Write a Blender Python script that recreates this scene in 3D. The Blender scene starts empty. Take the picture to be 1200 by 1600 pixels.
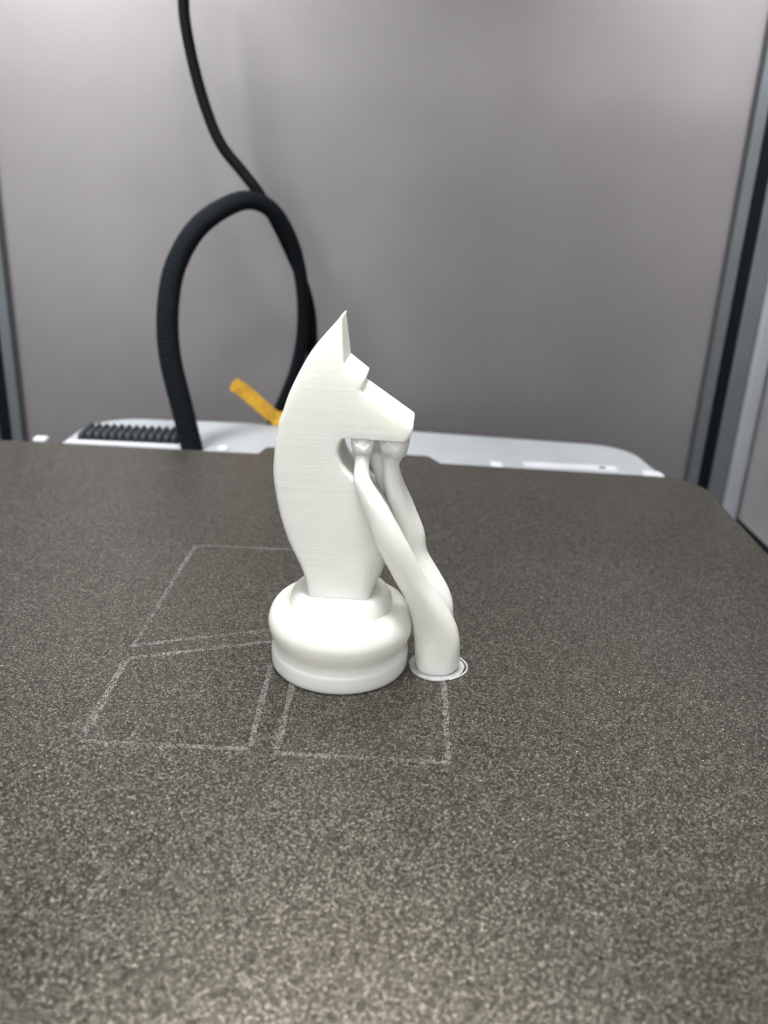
import bpy, bmesh, math, random
from mathutils import Vector, Matrix

random.seed(7)
S = 0.001                                   # all sizes below are in millimetres
scene = bpy.context.scene
COL = scene.collection

# ------------------------------------------------------------------ camera
cam_d = bpy.data.cameras.new('camera'); cam = bpy.data.objects.new('camera', cam_d); COL.objects.link(cam)
pitch, roll = math.radians(21), math.radians(2.7)
F = Vector((0, math.cos(pitch), -math.sin(pitch))); R0 = Vector((1, 0, 0)); U0 = Vector((0, math.sin(pitch), math.cos(pitch)))
R = math.cos(roll)*R0 + math.sin(roll)*U0; U = -math.sin(roll)*R0 + math.cos(roll)*U0
M = Matrix((R, U, -F)).transposed().to_4x4(); M.translation = Vector((0, 0, 90*S))
cam.matrix_world = M
cam_d.sensor_fit = 'VERTICAL'; cam_d.sensor_height = 36; cam_d.sensor_width = 27
cam_d.lens = 1300/1600*36
cam_d.clip_start = 0.005; cam_d.clip_end = 50
cam_d.dof.use_dof = True; cam_d.dof.focus_distance = 0.161; cam_d.dof.aperture_fstop = 19.5
scene.camera = cam

# ------------------------------------------------------------------ world and lamps
w = bpy.data.worlds.new('World'); scene.world = w; w.use_nodes = True
bg = w.node_tree.nodes['Background']; bg.inputs[0].default_value = (0.95, 0.97, 1.0, 1); bg.inputs[1].default_value = 0.23

def area(name, loc, target, sx, sy, power, col):
    l = bpy.data.lights.new(name, 'AREA'); l.shape = 'RECTANGLE'; l.size = sx*S; l.size_y = sy*S
    l.energy = power; l.color = col
    o = bpy.data.objects.new(name, l); COL.objects.link(o)
    o.location = Vector(loc)*S
    o.rotation_euler = (Vector(target)-Vector(loc)).to_track_quat('-Z', 'Y').to_euler()
    return o
key = area('chamber_lamp', (-30, 95, 420), (-12, 145, 0), 100, 100, 1.62, (1.0, 0.99, 0.965)); key.data.spread = math.radians(160)
area('room_lamp', (-60, -260, 200), (-10, 150, 20), 380, 260, 0.8, (1.0, 0.985, 0.96))
area('sheen_light', (-6, 255, 335), (-6, 110, 0), 150, 100, 0.31, (1.0, 0.96, 0.88))  # added light without a known fixture, gives the plate its warm sheen
sl = area('wall_fill_left', (-190, 220, 300), (-165, 384, 100), 70, 140, 0.9, (0.98, 0.98, 1.0)); sl.data.spread = math.radians(100)  # added light, brightens the upper left of the back wall
sr = area('wall_fill_right', (150, 250, 310), (160, 384, 90), 40, 100, 0.36, (1.0, 0.98, 1.0)); sr.data.spread = math.radians(80)  # second added wall light, lifts the right edge so the middle stays darker

scene.view_settings.view_transform = 'Standard'; scene.view_settings.look = 'None'
scene.view_settings.exposure = 0.38; scene.view_settings.gamma = 1
scene.render.engine = 'CYCLES'

# ------------------------------------------------------------------ helpers
def tag(o, label=None, cat=None, group=None, kind=None):
    if label: o['label'] = label
    if cat: o['category'] = cat
    if group: o['group'] = group
    if kind: o['kind'] = kind
    return o

def empty(name, loc, rz=0):
    o = bpy.data.objects.new(name, None); COL.objects.link(o); o.empty_display_size = .01
    o.location = Vector(loc)*S; o.rotation_euler = (0, 0, rz)
    return o

def obj(name, verts, faces, mat, parent=None, smooth=False, off=(0, 0, 0)):
    me = bpy.data.meshes.new(name)
    me.from_pydata([((v[0]-off[0])*S, (v[1]-off[1])*S, (v[2]-off[2])*S) for v in verts], [], faces)
    bm = bmesh.new(); bm.from_mesh(me); bmesh.ops.recalc_face_normals(bm, faces=bm.faces); bm.to_mesh(me); bm.free()
    if smooth:
        for p in me.polygons: p.use_smooth = True
    me.materials.append(mat)
    o = bpy.data.objects.new(name, me); COL.objects.link(o)
    if parent: o.parent = parent
    else: o.location = Vector(off)*S
    return o

def smooth_angle(o, ang=35):
    me = o.data
    bm = bmesh.new(); bm.from_mesh(me)
    for f in bm.faces: f.smooth = True
    for e in bm.edges:
        if len(e.link_faces) == 2 and e.calc_face_angle(0) > math.radians(ang): e.smooth = False
    bm.to_mesh(me); bm.free()

def bevel(o, width, seg=3, ang=40):
    m = o.modifiers.new('bevel', 'BEVEL'); m.width = width*S; m.segments = seg; m.limit_method = 'ANGLE'; m.angle_limit = math.radians(ang)
    return o

def box_vf(x0, x1, y0, y1, z0, z1):
    v = [(x, y, z) for z in (z0, z1) for y in (y0, y1) for x in (x0, x1)]
    f = [(0, 1, 3, 2), (4, 5, 7, 6), (0, 1, 5, 4), (2, 3, 7, 6), (0, 2, 6, 4), (1, 3, 7, 5)]
    return v, f

def prism(poly, z0, z1):
    n = len(poly)
    v = [(x, y, z0) for x, y in poly] + [(x, y, z1) for x, y in poly]
    f = [tuple(range(n)), tuple(range(n, 2*n))] + [(i, (i+1) % n, n+(i+1) % n, n+i) for i in range(n)]
    return v, f

def fillet(pts, seg=10):
    """pts: (x, y, radius); rounds each corner"""
    out = []; n = len(pts)
    for i, (x, y, r) in enumerate(pts):
        if r <= 0: out.append((x, y)); continue
        p = Vector((x, y)); a = (Vector(pts[i-1][:2])-p).normalized(); b = (Vector(pts[(i+1) % n][:2])-p).normalized()
        th = a.angle(b); d = r/math.tan(th/2); p0 = p+a*d; p1 = p+b*d
        c = p+(a+b).normalized()*(r/math.sin(th/2))
        a0 = math.atan2((p0-c).y, (p0-c).x); a1 = math.atan2((p1-c).y, (p1-c).x)
        da = (a1-a0+math.pi) % (2*math.pi)-math.pi
        for k in range(seg+1):
            t = a0+da*k/seg; out.append((c.x+r*math.cos(t), c.y+r*math.sin(t)))
    return out

def interp(tab, z):
    if z <= tab[0][0]: return tab[0][1]
    for (a, va), (b, vb) in zip(tab, tab[1:]):
        if z <= b: return va+(vb-va)*(z-a)/(b-a) if b > a else vb
    return tab[-1][1]

def spline(pts, n):
    """Catmull-Rom through tuples of any length, n samples per span"""
    P = [pts[0]]+list(pts)+[pts[-1]]; out = []
    for i in range(1, len(P)-2):
        for k in range(n):
            t = k/n
            out.append(tuple(0.5*((2*b)+(-a+c)*t+(2*a-5*b+4*c-d)*t*t+(-a+3*b-3*c+d)*t**3)
                             for a, b, c, d in zip(P[i-1], P[i], P[i+1], P[i+2])))
    out.append(tuple(pts[-1]))
    return out

def tube(path, seg=20, flat=None):
    """path of (x,y,z,r); swept with a parallel frame"""
    v = []; f = []; up = Vector((0, 1, 0)); n = len(path)
    for i, p in enumerate(path):
        a = Vector(path[max(i-1, 0)][:3]); b = Vector(path[min(i+1, n-1)][:3]); d = (b-a).normalized()
        s = d.cross(up).normalized(); u = s.cross(d)
        for k in range(seg):
            t = 2*math.pi*k/seg; q = Vector(p[:3])+(s*math.cos(t)+u*math.sin(t))*p[3]; v.append(tuple(q))
    for i in range(n-1):
        for k in range(seg): f.append((i*seg+k, i*seg+(k+1) % seg, (i+1)*seg+(k+1) % seg, (i+1)*seg+k))
    f += [tuple(range(seg)), tuple(range((n-1)*seg, n*seg))]
    return v, f

def lathe(prof, seg=128):
    v = []; f = []; n = len(prof)
    for r, z in prof:
        for k in range(seg):
            t = 2*math.pi*k/seg; v.append((r*math.cos(t), r*math.sin(t), z))
    for i in range(n-1):
        for k in range(seg): f.append((i*seg+k, i*seg+(k+1) % seg, (i+1)*seg+(k+1) % seg, (i+1)*seg+k))
    f += [tuple(range(seg)), tuple(range((n-1)*seg, n*seg))]
    return v, f

# ------------------------------------------------------------------ materials
class N:
    def __init__(s, name):
        s.m = bpy.data.materials.new(name); s.m.use_nodes = True; s.t = s.m.node_tree
        s.b = s.t.nodes['Principled BSDF']; s.out = s.t.nodes['Material Output']
    def n(s, kind, **kw):
        o = s.t.nodes.new('ShaderNode'+kind)
        for k, v in kw.items():
            if k in o.inputs.keys() if isinstance(k, str) else False: o.inputs[k].default_value = v
            else: setattr(o, k, v)
        return o
    def l(s, a, b): s.t.links.new(a, b)
    def set(s, **kw):
        for k, v in kw.items(): s.b.inputs[k.replace('_', ' ')].default_value = v
    def coord(s, scale=(1, 1, 1), world=True):
        mp = s.n('Mapping'); mp.inputs['Scale'].default_value = scale
        if world:
            g = s.n('NewGeometry'); s.l(g.outputs['Position'], mp.inputs['Vector'])
        else:
            g = s.n('TexCoord'); s.l(g.outputs['Object'], mp.inputs['Vector'])
        return mp.outputs['Vector']
    def noise(s, vec, scale, detail=2, rough=.5):
        o = s.n('TexNoise'); o.inputs['Scale'].default_value = scale; o.inputs['Detail'].default_value = detail
        o.inputs['Roughness'].default_value = rough; s.l(vec, o.inputs['Vector']); return o
    def ramp(s, fac, stops):
        o = s.n('ValToRGB'); e = o.color_ramp.elements
        while len(e) < len(stops): e.new(.5)
        for i, (p, c) in enumerate(stops): e[i].position = p; e[i].color = c if len(c) == 4 else (*c, 1)
        s.l(fac, o.inputs['Fac']); return o.outputs['Color']
    def bump(s, height, strength, dist, prev=None):
        o = s.n('Bump'); o.inputs['Strength'].default_value = strength; o.inputs['Distance'].default_value = dist
        s.l(height, o.inputs['Height'])
        if prev: s.l(prev, o.inputs['Normal'])
        return o.outputs['Normal']

def plain(name, col, rough=.5, metal=0, spec=.5):
    a = N(name); a.set(Base_Color=(*col, 1), Roughness=rough, Metallic=metal); a.b.inputs['Specular IOR Level'].default_value = spec
    v = a.coord(); n = a.noise(v, 60, 4)
    c = a.ramp(n.outputs['Fac'], [(.3, tuple(x*.93 for x in col)), (.7, tuple(min(1, x*1.05) for x in col))])
    a.l(c, a.b.inputs['Base Color'])
    n2 = a.noise(v, 1500, 3); a.l(a.bump(n2.outputs['Fac'], .12, .0001), a.b.inputs['Normal'])
    return a.m

# white printing plastic, with fine layer lines
def pla_mat(name, lines=.35):
    a = N(name); a.set(Roughness=.42); a.b.inputs['Specular IOR Level'].default_value = .45
    v = a.coord(); n = a.noise(v, 180, 3)
    c = a.ramp(n.outputs['Fac'], [(.3, (.785, .798, .755)), (.7, (.82, .83, .787))]); a.l(c, a.b.inputs['Base Color'])
    a.set(Subsurface_Weight=.8, Subsurface_Scale=.0045); a.b.inputs['Subsurface Radius'].default_value = (1, .92, .75)
    vz = a.coord((40, 40, 5000)); s = a.noise(vz, 1.0, 2); nrm = a.bump(s.outputs['Fac'], lines, .00006)
    n2 = a.noise(v, 700, 3); nrm = a.bump(n2.outputs['Fac'], .06, .0001, nrm)
    a.l(nrm, a.b.inputs['Normal'])
    return a.m

# bronze-coloured powder-textured steel sheet
def pei_mat(name, residue=False):
    a = N(name)
    v = a.coord()
    big = a.noise(v, 22, 3); fine = a.noise(v, 3300, 2.5, .6)
    # every grain is a cell with a tone and a tilt of its own
    wob = a.noise(v, 6000, 1); add = a.n('MixRGB', blend_type='LINEAR_LIGHT'); add.inputs['Fac'].default_value = .00024
    a.l(v, add.inputs[1]); a.l(wob.outputs['Color'], add.inputs[2])
    vor = a.n('TexVoronoi'); vor.inputs['Scale'].default_value = 3900; a.l(add.outputs['Color'], vor.inputs['Vector'])
    sep = a.n('SeparateColor'); a.l(vor.outputs['Color'], sep.inputs['Color'])
    tone = a.n('Math', operation='MULTIPLY_ADD'); tone.inputs[1].default_value = .62; a.l(sep.outputs[0], tone.inputs[0])
    fm = a.n('Math', operation='MULTIPLY'); fm.inputs[1].default_value = .38; a.l(fine.outputs['Fac'], fm.inputs[0]); a.l(fm.outputs[0], tone.inputs[2])
    base = a.ramp(tone.outputs[0], [(.18, (.022, .020, .016)), (.44, (.070, .064, .053)), (.66, (.155, .144, .122)), (.84, (.42, .395, .34))])
    mix = a.n('MixRGB', blend_type='MULTIPLY'); mix.inputs['Fac'].default_value = .5
    bc = a.ramp(big.outputs['Fac'], [(.3, (.82, .82, .82)), (.7, (1, 1, 1))])
    a.l(base, mix.inputs[1]); a.l(bc, mix.inputs[2])
    col = mix.outputs['Color']
    if residue:
        m2 = a.n('MixRGB'); m2.inputs['Fac'].default_value = .6; m2.inputs[2].default_value = (.50, .495, .48, 1)
        a.l(col, m2.inputs[1]); col = m2.outputs['Color']
    a.l(col, a.b.inputs['Base Color'])
    a.set(Roughness=.27, Metallic=.3 if residue else .8)
    nrm = a.bump(fine.outputs['Fac'], 1.0, .00008)
    nrm = a.bump(sep.outputs[1], .5, .00007, nrm)
    a.l(nrm, a.b.inputs['Normal'])
    if residue:
        n3 = a.noise(v, 260, 3, .6); n4 = a.noise(v, 45, 2)
        t1 = a.ramp(tone.outputs[0], [(.30, (.12, .12, .12)), (.62, (1, 1, 1))]); t2 = a.ramp(n3.outputs['Fac'], [(.28, (.45, .45, .45)), (.55, (1, 1, 1))])
        t3 = a.ramp(n4.outputs['Fac'], [(.32, (.35, .35, .35)), (.6, (.6, .6, .6))])
        mm = a.n('Math', operation='MULTIPLY'); a.l(t1, mm.inputs[0]); a.l(t2, mm.inputs[1])
        m3 = a.n('Math', operation='MULTIPLY'); a.l(mm.outputs[0], m3.inputs[0]); a.l(t3, m3.inputs[1]); al = m3.outputs[0]
        a.l(al, a.b.inputs['Alpha'])
    return a.m

M_pla = pla_mat('white_print_plastic', .3)
M_sup = pla_mat('white_support_plastic', .8)
M_pei = pei_mat('bronze_textured_sheet')
M_res = pei_mat('pale_residue', True)
M_bed = plain('dark_bed', (.03, .03, .03), .6)
M_house = plain('pale_grey_plastic', (.235, .252, .266), .45)
M_house2 = plain('white_paper', (.36, .37, .385), .6)
M_slat = plain('dark_slate_plastic', (.018, .023, .028), .5, 0, .25)
M_alu = plain('grey_anodised_metal', (.07, .079, .085), .45, .3)
M_bead = plain('pale_metal_bead', (.20, .215, .23), .4, .3)
M_slot = plain('black_slot_strip', (.003, .0035, .0045), .8, 0, .05)
M_panel = plain('grey_side_panel', (.23, .224, .234), .5)
M_floor = plain('dark_floor', (.05, .048, .052), .7)
M_orange = plain('orange_plastic', (.50, .275, .013), .5)
for nd in M_orange.node_tree.nodes:
    if nd.type == 'TEX_NOISE' and nd.inputs['Scale'].default_value < 100: nd.inputs['Scale'].default_value = 420
    if nd.type == 'VALTORGB': nd.color_ramp.elements[0].color = (.40, .21, .011, 1); nd.color_ramp.elements[0].position = .42; nd.color_ramp.elements[1].position = .55
M_ink = plain('faded_print', (.42, .44, .46), .6)
M_ptfe = plain('black_tube', (.0025, .0025, .003), .7, 0, .04)

def wall_mat():
    a = N('grey_coated_panel'); v = a.coord()
    n = a.noise(v, 14, 5, .6); c = a.ramp(n.outputs['Fac'], [(.3, (.108, .103, .1045)), (.7, (.127, .1215, .123))])
    a.l(c, a.b.inputs['Base Color']); a.set(Roughness=.42, Metallic=.25)
    n2 = a.noise(v, 900, 3); a.l(a.bump(n2.outputs['Fac'], .1, .0001), a.b.inputs['Normal'])
    return a.m
M_wall = wall_mat()

def braid_mat():
    a = N('black_braided_sleeve'); a.set(Roughness=.6); a.b.inputs['Specular IOR Level'].default_value = .05
    tc = a.n('UVMap'); tc.uv_map = 'uv'
    b = []
    for sgn in (1, -1):
        wv = a.n('TexWave'); wv.inputs['Scale'].default_value = 1; mp = a.n('Mapping')
        mp.inputs['Rotation'].default_value = (0, 0, sgn*math.radians(40)); mp.inputs['Scale'].default_value = (1.15, 1.15, 1)
        a.l(tc.outputs['UV'], mp.inputs['Vector']); a.l(mp.outputs['Vector'], wv.inputs['Vector']); b.append(wv.outputs['Fac'])
    mx = a.n('Math', operation='MAXIMUM'); a.l(b[0], mx.inputs[0]); a.l(b[1], mx.inputs[1])
    c = a.ramp(mx.outputs[0], [(.6, (.0012, .0016, .0022)), (.97, (.007, .0095, .0125))]); a.l(c, a.b.inputs['Base Color'])
    a.l(a.bump(mx.outputs[0], .6, .0006), a.b.inputs['Normal'])
    return a.m
M_braid = braid_mat()

def brim_mat():
    a = N('thin_translucent_plastic'); a.set(Base_Color=(.72, .73, .74, 1), Roughness=.35, Alpha=.4)
    n = a.noise(a.coord(), 800, 3); c = a.ramp(n.outputs['Fac'], [(.3, (.55, .56, .57)), (.7, (.78, .79, .80))]); a.l(c, a.b.inputs['Base Color'])
    return a.m
M_brim = brim_mat()

# ------------------------------------------------------------------ the setting
v, f = box_vf(-260, 260, 384, 388, -62, 330)
tag(obj('back_wall', v, f, M_wall), kind='structure')
v, f = box_vf(172, 175, 120, 384, -50, 330)
tag(obj('side_wall', v, f, M_panel), kind='structure')
v, f = box_vf(-260, 260, 40, 384, -66, -62)
tag(obj('chamber_floor', v, f, M_floor), kind='structure')
v, f = box_vf(164, 172, 120, 380, -62, -53)
rail = bevel(obj('bottom_rail', v, f, M_bead, off=(168, 250, -62)), 1.2)
tag(rail, 'pale metal rail along the foot of the right side wall', 'rail')

def post(xs, label):
    """upright slotted extrusion; xs: outer x of flange, slot, flange, bead, mirrored by sign"""
    s = 1 if xs > 0 else -1; x = abs(xs)
    p = empty('frame_post', (s*(x+12), 381, -62))
    def part(name, a, b, y0, y1, m, bw):
        lo, hi = sorted((s*(x+a), s*(x+b)))
        v, f = box_vf(lo, hi, y0, y1, -62, 330)
        o = obj(name, v, f, m, p, off=(s*(x+12), 381, -62)); bevel(o, bw); return o
    part('flange', 0, 4.9, 378, 384, M_alu, .5)
    part('slot', 4.9, 10.6, 379, 384, M_slot, .2)
    part('flange', 10.6, 18.6, 378, 384, M_alu, .8)
    part('edge_bead', 18.6, 27, 377, 384, M_bead, 2.5)
    tag(p, label, 'post', 'upright posts of the printer frame')
    return p
post(144, 'dark grey slotted metal post at the right, beside the side wall')
post(-173, 'dark grey slotted metal post at the left edge of the picture')

# ------------------------------------------------------------------ printer base behind the plate
B = empty('printer_base', (-10, 250, -62))
poly = fillet([(-131, 120, 0), (-129, 356, 22), (-20, 360.5, 0), (104, 349, 20), (109, 300, 0), (109, 120, 0)])
v, f = prism(poly, -62, -8)
o = obj('housing', v, f, M_house, B, off=(-10, 250, -62)); bevel(o, 1.6, 3, 50)
# ribbed black grille
gx0, gx1, gy0, gy1 = -124.5, -84, 319.5, 334
v, f = box_vf(gx0, gx1, gy0, gy1, -9, -7.6)
g = obj('vent_grille', v, f, M_slat, B, off=(-10, 250, -62))
nr = 13
rv, rf = None, None
slat_me = None
for i in range(nr):
    x = gx0+1.6+(gx1-gx0-3.2)*i/(nr-1)
    if slat_me is None:
        path = [(0, 0, 0, .5), (0, .5, 0, 1.3), (0, 14, 0, 1.3), (0, 14.5, 0, .5)]
        vv = []; ff = []
        for (px, py, pz, r) in path:
            for k in range(12):
                t = 2*math.pi*k/12; vv.append((r*math.cos(t), py, r*2.1*math.sin(t)))
        for a in range(3):
            for k in range(12): ff.append((a*12+k, a*12+(k+1) % 12, a*12+12+(k+1) % 12, a*12+12+k))
        ff += [tuple(range(12)), tuple(range(36, 48))]
        so = obj('slat', vv, ff, M_slat, g, True); slat_me = so.data
    else:
        so = bpy.data.objects.new('slat', slat_me); COL.objects.link(so); so.parent = g
    so.location = Vector((x+10, gy0+.5-250, -7.2+62))*S
v, f = box_vf(gx0-3, gx1+3, gy0-3.6, gy0-.6, -8.2, -7.55)
o = obj('grille_lip', v, f, M_house2, B, off=(-10, 250, -62)); bevel(o, .2)
# sticker, hole cover, screws
v, f = box_vf(54, 91, 311.5, 318, -8.1, -7.75)
st = obj('sticker', v, f, M_house2, B, off=(-10, 250, -62))
for (a, b, c, d) in [(57, 66, 315.6, 316.4), (67.5, 73, 315.4, 316.2), (57, 70, 313.6, 314.3), (84.2, 86.6, 313.6, 316)]:
    v, f = box_vf(a, b, c, d, -7.74, -7.70)
    obj('printed_line', v, f, M_ink if a < 80 else M_slat, st, off=(-10, 250, -62))
v, f = box_vf(41, 45.5, 306, 316, -8.1, -7.6)
bevel(obj('hole_cover', v, f, M_ink, B, off=(-10, 250, -62)), .2)
for (x, y) in [(-65, 316.5), (-27, 331)]:
    v, f = lathe([(2.2, 0), (2.2, .5), (1.8, .9), (.9, .9), (.8, .4), (.1, .4)], 20)
    o = obj('screw', v, f, M_ink, B, True); o.location = Vector((x+10, y-250, -8+62))*S
v, f = prism(fillet([(99, 306, 1), (107.5, 305.5, 1), (107, 312, 2), (100, 312.5, 2)], 4), -8.1, -7.2)
bevel(obj('corner_pad', v, f, M_house2, B, off=(-10, 250, -62)), .2)
tag(B, 'pale grey printer base behind the bronze plate, with ribbed black grille', 'printer base')

v, f = prism(fillet([(-141.5, 317, 1.5), (-136, 317, 1.5), (-136, 322, 1.5), (-141.5, 322, 1.5)], 4), -62, -7.4)
o = bevel(obj('bumper_block', v, f, M_house2, off=(-139, 320, -62)), .8)
tag(o, 'small white block at the far left beside the printer base', 'bumper')

# ------------------------------------------------------------------ heated bed and build plate
v, f = prism(fillet([(-147, 24, 5), (-147, 283, 8), (106, 278, 12), (97, 24, 5)]), -7.9, -.75)
o = obj('heated_bed', v, f, M_bed, off=(-20, 160, -8)); bevel(o, .5)
tag(o, 'dark heated bed directly beneath the bronze plate', 'print bed')

P = empty('build_plate', (-20, 160, -.7))
poly = fillet([(-152, 20, 6), (-152, 289.5, 12), (-46.5, 287.5, 1), (-44.5, 296.3, 2.5), (15.5, 294.3, 2.5), (19.5, 286, 1), (110.6, 282.2, 15), (100.5, 20, 6)])
v, f = prism(poly, -.7, 0)
o = obj('sheet', v, f, M_pei, P, off=(-20, 160, -.7)); bevel(o, .18, 2)

def residue(pts, wd=1.25):
    """thin film left by an earlier print: strips along a line, wobbling in width"""
    v = []; f = []
    for (a, b) in zip(pts, pts[1:]):
        A = Vector(a); Bv = Vector(b); d = (Bv-A).normalized(); n = Vector((-d.y, d.x)); L = (Bv-A).length
        k = max(2, int(L/1.2)); s = len(v)
        for i in range(k+1):
            q = A+d*(L*i/k); w1 = wd*.42*(1+random.uniform(-.35, .35)); w2 = wd*.42*(1+random.uniform(-.35, .35))
            zz = .03
            v += [(q.x+n.x*w1, q.y+n.y*w1, zz), (q.x-n.x*w2, q.y-n.y*w2, zz)]
        for i in range(k): j = s+2*i; f.append((j, j+1, j+3, j+2))
    return obj('residue_line', v, f, M_res, P, off=(-20, 160, -.7))
residue([(-50.6, 151), (-49.9, 203)], 1.15); residue([(-49.4, 203), (-4, 203.6)], 1.1); residue([(-51.2, 150.3), (-21.5, 160.2)], 1.3)
residue([(-50.3, 145.3), (-21.8, 155)], 1.3); residue([(-50.2, 119), (-50.5, 144.6)], 1.5)
residue([(-50.4, 118.2), (-21, 118.2)], 1.3); residue([(-21.1, 119), (-21.4, 146)], 1.3)
residue([(-16.5, 118.4), (-16.2, 139)], 1.4); residue([(-16.9, 117.5), (13.3, 117)], 1.2); residue([(13, 117.8), (13.5, 143)], 1.2)
tag(P, 'large dark bronze textured build plate with pale square print marks', 'build plate')

# ------------------------------------------------------------------ chess knight
KX, KY, PSI = -7.715, 149.49, math.radians(-3)
K = empty('chess_knight', (KX, KY, 0), PSI)
prof = [(13.45, 0), (13.7, .12), (13.85, .4), (13.9, .9), (13.9, 3.1), (13.75, 3.6), (13.45, 3.95), (13.15, 4.3), (13.0, 4.75), (13.05, 5.2)]
torus = [(13.1, 5.3), (13.7, 6.1), (14.25, 7.4), (14.5, 8.8), (14.45, 10.0), (14.0, 11.4), (13.2, 12.6), (12.2, 13.35), (11.3, 13.55), (10.6, 13.4), (10.25, 13.15)]
dome = [(10.22, 13.2), (10.2, 13.9), (10.0, 14.8), (9.5, 15.75), (8.8, 16.3), (7.9, 16.5), (6, 16.55), (3, 16.6), (.05, 16.6)]
prof = [(.05, 0), (13.3, 0)]+spline(prof, 3)+spline(torus, 4)+spline(dome, 4)
v, f = lathe([(max(r, .02), z) for r, z in prof], 160)
o = obj('base', v, f, M_pla, K); smooth_angle(o, 40)

back = spline([(15.5, -6.0), (17.8, -6.1), (21.7, -7.05), (27.9, -9.85), (33.2, -11.5), (38.1, -12.4), (41.6, -12.68), (46.4, -12.35), (50.8, -11.6),
        (52.8, -10.9), (55.7, -9.95), (59.2, -8.4), (62.8, -6.5), (65, -5.0), (67.1, -3.25), (68.5, -2.05), (69.8, -1.1)], 6)
front = spline([(15.5, 6.1), (16.7, 6.25), (18.4, 6.7), (21.7, 8.2), (26.2, 9.6), (30.2, 10.0), (33.5, 9.4), (36.4, 7.7), (39, 5.0), (41.2, 2.3), (43.0, .5), (44.3, -.35), (45.9, -.75), (47.6, -.4), (48.5, .2)], 6)
front += [(48.52, 11.3), (49.3, 12.0), (50.2, 12.45), (51.2, 12.4), (57.3, 3.05), (57.6, 3.0), (58.6, 3.35), (59.3, 3.45), (61.9, -.05), (69.2, -.95), (69.8, -.8)]
thick = spline([(15, 5.85), (40, 5.85), (50, 5.82), (56, 5.75), (61, 5.5), (65, 5.0), (68, 4.1), (69.9, 3.2)], 8)
rfront = [(15.5, 1.3), (18, 2.6), (22, 4.6), (33, 4.6), (38, 2.5), (41, 1.0), (46, .7), (57, .55), (70, .4)]
def ring(x0, x1, T, rb, rf, n=7):
    pts = []
    w2 = (x1-x0)/2
    rb = min(rb, T*.95, w2*.9); rf = min(rf, T*.95, w2*.9)
    for (cx, cy, r, a0) in [(x1-rf, T-rf, rf, 0), (x0+rb, T-rb, rb, 90), (x0+rb, -T+rb, rb, 180), (x1-rf, -T+rf, rf, 270)]:
        for k in range(n+1):
            t = math.radians(a0+90*k/n); pts.append((cx+r*math.cos(t), cy+r*math.sin(t)))
    return pts
v = []; f = []; LH = .2; z = 15.6; nrings = 0; npt = 32
rnd = random.Random(3)
while z < 69.7:
    zm = z+LH*.5
    amp = .0042
    if 25 < zm < 30: amp = .009
    if 37.5 < zm < 39.5 or 47 < zm < 50: amp = .0065
    e = max(-.012, min(.012, rnd.gauss(0, amp))); s = max(-.008, min(.008, rnd.gauss(0, .006)))
    x0 = interp(back, zm)+s; x1 = interp(front, zm)+s; T = interp(thick, zm); r1 = interp(rfront, zm)
    for dz, ins in ((0.0, .05), (.28, 0.0), (.72, 0.0), (.98, .05)):
        for (px, py) in ring(x0-e+ins, x1+e-ins, T+e-ins, .8, r1): v.append((px, py, z+dz*LH))
        nrings += 1
    z += LH
for i in range(nrings-1):
    for k in range(npt): f.append((i*npt+k, i*npt+(k+1) % npt, (i+1)*npt+(k+1) % npt, (i+1)*npt+k))
f += [tuple(range(npt)), tuple(range((nrings-1)*npt, nrings*npt))]
o = obj('horse_head', v, f, M_pla, K)
tag(K, 'white 3D-printed chess knight standing on the bronze plate', 'chess piece')

# ------------------------------------------------------------------ tree support
T = empty('print_support', (KX, KY, 0), PSI)
def branch(name, pts, wob=.06, seg=28, sd=1):
    """stack of level discs (x, y, z, r), as a slicer lays them down"""
    rr = random.Random(sd)
    path = spline(pts, 14); v = []; f = []; n = len(path)
    ph = [rr.uniform(0, 6.28) for _ in range(4)]
    for i, (x, y, z, r) in enumerate(path):
        jx = rr.gauss(0, .007); jy = rr.gauss(0, .007)
        for k in range(seg):
            t = 2*math.pi*k/seg
            q = r*(1+wob*math.sin(3*t+ph[0]+z*.25)+wob*.6*math.sin(5*t+ph[1]-z*.4))
            v.append((x+jx+q*math.cos(t), y+jy+q*math.sin(t), z))
    for i in range(n-1):
        for k in range(seg): f.append((i*seg+k, i*seg+(k+1) % seg, (i+1)*seg+(k+1) % seg, (i+1)*seg+k))
    f += [tuple(range(seg)), tuple(range((n-1)*seg, n*seg))]
    o = obj(name, v, f, M_sup, T, True); return o
branch('stem', [(19.9, -.5, .15, 4.1), (19.9, -.5, .9, 4.45), (19.85, -.5, 4, 4.55), (19.5, -.65, 8, 4.5), (18.4, -1.3, 12, 4.15), (16.5, -2.6, 16, 3.6), (13.6, -4.4, 21.08, 3.2), (9.85, -6.4, 29.05, 3.0), (6.75, -6.9, 35.99, 2.35), (4.35, -6.4, 40.2, 1.75), (3.68, -5.8, 41.9, 1.45), (3.55, -5, 43.8, 1.33), (3.5, -4.4, 45.2, 1.5), (3.5, -4.1, 46.1, 1.8)], .032, 36, 4)
branch('branch', [(19.4, .2, 7, 3.6), (18.9, .8, 12.5, 3.7), (18.0, 1.2, 16, 3.5), (16.0, 1.4, 20, 3.15), (13.6, 1.5, 24.6, 2.95), (12.6, 1.2, 29.32, 3.05), (10.7, .2, 34.86, 2.55), (9.15, -1, 39.69, 1.95), (8.75, -2.2, 43.0, 1.5), (8.9, -2.8, 44.8, 1.9), (9.1, -3.0, 46.1, 2.5)], .042, 28, 9)
branch('branch', [(12.6, 1.8, 27.0, 2.2), (10.2, 1.9, 33.5, 2.2), (7.9, 1.6, 37.93, 1.9), (6.4, .6, 41.85, 1.6), (5.7, -.3, 44.6, 1.6), (5.6, -.6, 46.1, 2.0)], .03, 24, 12)
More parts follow.
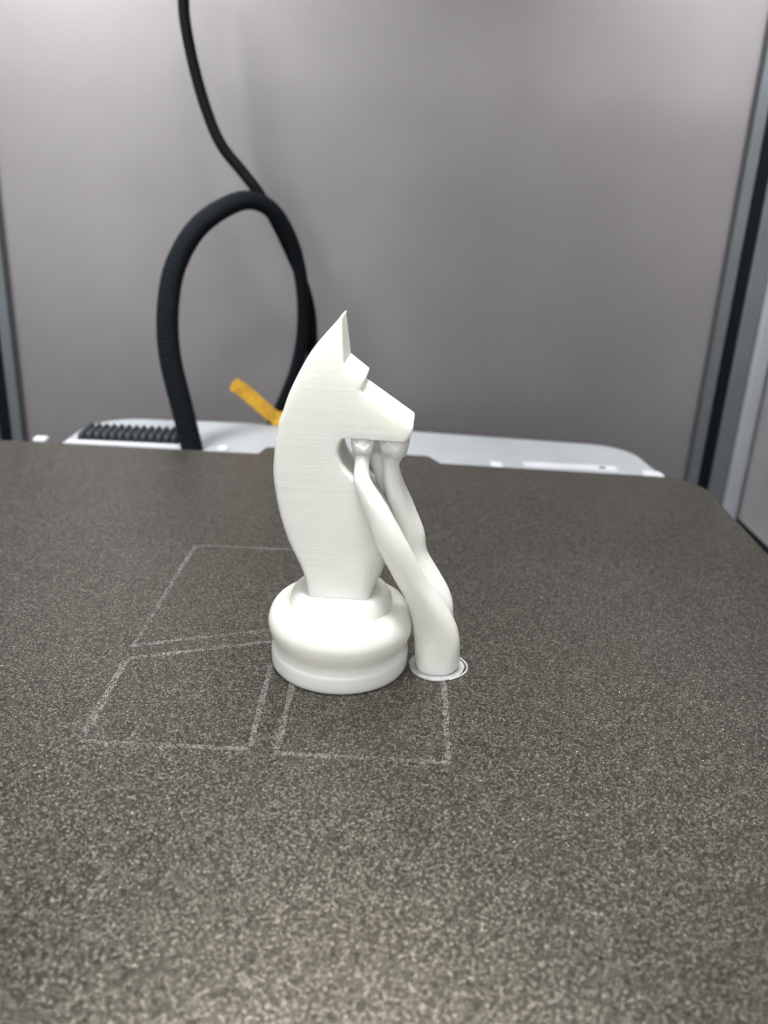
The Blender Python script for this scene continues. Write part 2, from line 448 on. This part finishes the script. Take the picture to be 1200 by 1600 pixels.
# ragged contact crowns under the jaw
def crown(cx, cy, r, hgt):
    n = len(hgt)
    v = []; f = []; seg = 54
    rows = [(45.2, .86), (46.4, 1.0), (47.5, 1.1), (48.56, 1.15)]
    for zi, (z, s) in enumerate(rows):
        for k in range(seg):
            t = 2*math.pi*k/seg; hh = hgt[int(k*n/seg)]; hn = hgt[(int(k*n/seg)+1) % n]; u = (k*n/seg) % 1
            m = hh+(hn-hh)*max(0, u*2.6-1.6)
            zz = 45.2+(z-45.2)*(.3+.7*m); v.append((cx+r*s*math.cos(t), cy+r*s*math.sin(t), zz))
    for k in range(seg):   # inner wall
        t = 2*math.pi*k/seg; v.append((cx+r*.93*math.cos(t), cy+r*.93*math.sin(t), v[3*seg+k][2]))
    for k in range(seg):
        t = 2*math.pi*k/seg; v.append((cx+r*.9*math.cos(t), cy+r*.9*math.sin(t), 48.45))
    for i in range(5):
        for k in range(seg): f.append((i*seg+k, i*seg+(k+1) % seg, (i+1)*seg+(k+1) % seg, (i+1)*seg+k))
    f.append(tuple(range(5*seg, 6*seg)))
    smooth_angle(obj('contact_crown', v, f, M_sup, T), 25)
crown(3.5, -4.0, 1.95, [.95, 1, .9, 1, 1, .95, 1, .95, .55, .3, .55, .9]); crown(9.15, -3.0, 2.5, [.95, 1, 1, .9, 1, .9, 1, .6, .95, .45, .9, 1]); crown(5.6, -.6, 1.9, [1, .8, .9, 1, 1, .7, .8, 1, .9, .8])
# thin brim with a loose loop of filament at its right
seg = 64; v = []; rr = random.Random(5)
for z in (.04, .26):
    for k in range(seg):
        t = 2*math.pi*k/seg; r = 5.6*(1+.02*math.sin(3*t+1)+.012*math.sin(7*t)); v.append((19.9+r*math.cos(t), -.6+r*math.sin(t), z))
f = [tuple(range(seg)), tuple(range(seg, 2*seg))]+[(k, (k+1) % seg, seg+(k+1) % seg, seg+k) for k in range(seg)]
obj('brim', v, f, M_brim, T)
path = [(19.9+5.75*math.cos(t)+.6*max(0, math.cos(t*1.7-.1)), -.6+5.75*math.sin(t),  .3, .15) for t in [math.radians(a) for a in range(-62, 58, 5)]]
v, f = tube(path, 10); obj('filament_loop', v, f, M_sup, T, True)
tag(T, 'white branching tree support on a thin brim, right of the knight', 'print support')

# ------------------------------------------------------------------ unseen carriage-shaped blocker, added to shade the back wall
H = empty('shadow_blocker', (28, 270, 148))
ho = (28, 270, 148)
v, f = prism(fillet([(-2, 246, 5), (60, 246, 5), (60, 290, 5), (-2, 290, 5)], 5), 155, 205)
bevel(obj('housing', v, f, M_bed, H, off=ho), 2)  # main box of the added blocker, sized for its shadow
v, f = lathe([(.4, 0), (1.6, 1.6), (4, 3.4), (4, 8), (6, 8), (6, 15), (.1, 15)], 24)
o = obj('blocker_nozzle', v, f, M_bead, H); o.location = (0, 0, 0)
v, f = prism(fillet([(14, 240, 2), (42, 240, 2), (38, 252, 2), (18, 252, 2)], 4), 150, 185)
bevel(obj('blocker_duct', v, f, M_slat, H, off=ho), 1)
for zz in (204,):
    v, f = box_vf(-230, 230, 291, 296, zz, zz+5)
    bevel(obj('blocker_rail', v, f, M_alu, H, off=ho), .8)
tag(H, 'dark unseen blocker shaped like a print carriage, added to shade the wall', 'extruder')

# ------------------------------------------------------------------ cables behind
cpts = [(-76.2, 314, -10.5, 5.1), (-80.4, 316, 7.5, 5.1), (-85, 319, 26.7, 5.1), (-86, 322, 43.2, 5.0), (-83.6, 326, 59.5, 4.9), (-76.2, 330, 73.4, 4.7), (-66.1, 335, 81.8, 4.5),
        (-56.7, 340, 84.9, 4.2), (-48.5, 345, 80.7, 3.9), (-42.1, 350, 69.3, 3.6), (-38.5, 354, 54.1, 3.3), (-38, 358, 35.3, 3.3), (-40.7, 361, 18.2, 3.4), (-45.9, 363, 3.3, 3.5), (-52.4, 364, -11.4, 3.5), (-56.8, 365, -24.3, 3.5)]
path = [(x, y, z, r*.83) for x, y, z, r in spline(cpts, 8)]; v, f = tube(path, 24)
o = obj('braided_cable', v, f, M_braid, off=(-76, 314, -10), smooth=True)
uv = o.data.uv_layers.new(name='uv')
for p in o.data.polygons:
    for li in p.loop_indices:
        vi = o.data.loops[li].vertex_index; i, k = divmod(vi, 24); uv.data[li].uv = (k/24*6 if not (k == 0 and any(o.data.loops[j].vertex_index % 24 == 23 for j in p.loop_indices)) else 6, i*.22)
tag(o, 'thick black braided cable looping up behind the knight', 'cable')
tp = [(-82.6, 352, 170), (-82.4, 351.5, 156.8), (-82.1, 351, 146.4), (-79.3, 350, 131.7), (-74.8, 349, 116.6), (-69.1, 347, 104.5), (-60.3, 345, 94.6), (-54.1, 343.5, 87.5), (-47.8, 347, 76.4), (-41.8, 352, 63), (-37.3, 357, 51.3), (-34.8, 362, 37.5), (-35.2, 366, 20.3), (-39.2, 368, 2.4), (-44.2, 369, -15.7), (-46, 369, -61.5)]
path = spline([(*p, 2.15) for p in tp], 8); v, f = tube(path, 16)
o = obj('thin_tube', v, f, M_ptfe, off=(-46, 369, -61.5), smooth=True)
tag(o, 'thin black tube running from the top down across the cable loop', 'tube')

# orange tie wrapped round the lower right end of the cable
O = empty('cable_tie', (-48, 355, -6))
ln = spline([(-67.3, 351, 11.2, 0), (-65.5, 351, 10.0, 0), (-62, 351.5, 7.6, 0), (-57.5, 352, 3.6, 0), (-52.2, 353.5, -1.6, 0), (-48.2, 355, -5.0, 0)], 6)
v = []; f = []
n = len(ln)
for i, p in enumerate(ln):
    a = Vector(ln[max(i-1, 0)][:3]); b = Vector(ln[min(i+1, n-1)][:3]); d = (b-a).normalized()
    s = d.cross(Vector((0, 1, 0))).normalized(); nn = s.cross(d)
    e = min(i, 4)/4; wd = 3.1*math.sqrt(max(.08, 1-(1-e)**2))
    for (u, t) in ((-1, -.6), (-.8, .75), (0, 1.05), (.8, .75), (1, -.6)):
        v.append(tuple(Vector(p[:3])+s*u*wd+nn*t))
for i in range(n-1):
    for k in range(5): f.append((i*5+k, i*5+(k+1) % 5, (i+1)*5+(k+1) % 5, (i+1)*5+k))
f += [tuple(range(5)), tuple(range((n-1)*5, n*5))]
o = obj('strap', v, f, M_orange, O, off=(-48, 355, -6)); smooth_angle(o, 40)
path = []
for k in range(33):
    t = 2*math.pi*k/32; path.append((-49.2+4.3*math.cos(t), 363.5+4.3*math.sin(t), -4.5+1.6*math.cos(t), .9))
v, f = tube(path, 10); obj('band', v, f, M_orange, O, True, off=(-48, 355, -6))
v, f = box_vf(-51.5, -45.8, 354.2, 359.5, -8.2, -2.6)
bevel(obj('tie_head', v, f, M_orange, O, off=(-48, 355, -6)), 1.0)
tag(O, 'orange cable tie sticking out from the lower end of the black cable', 'cable tie')
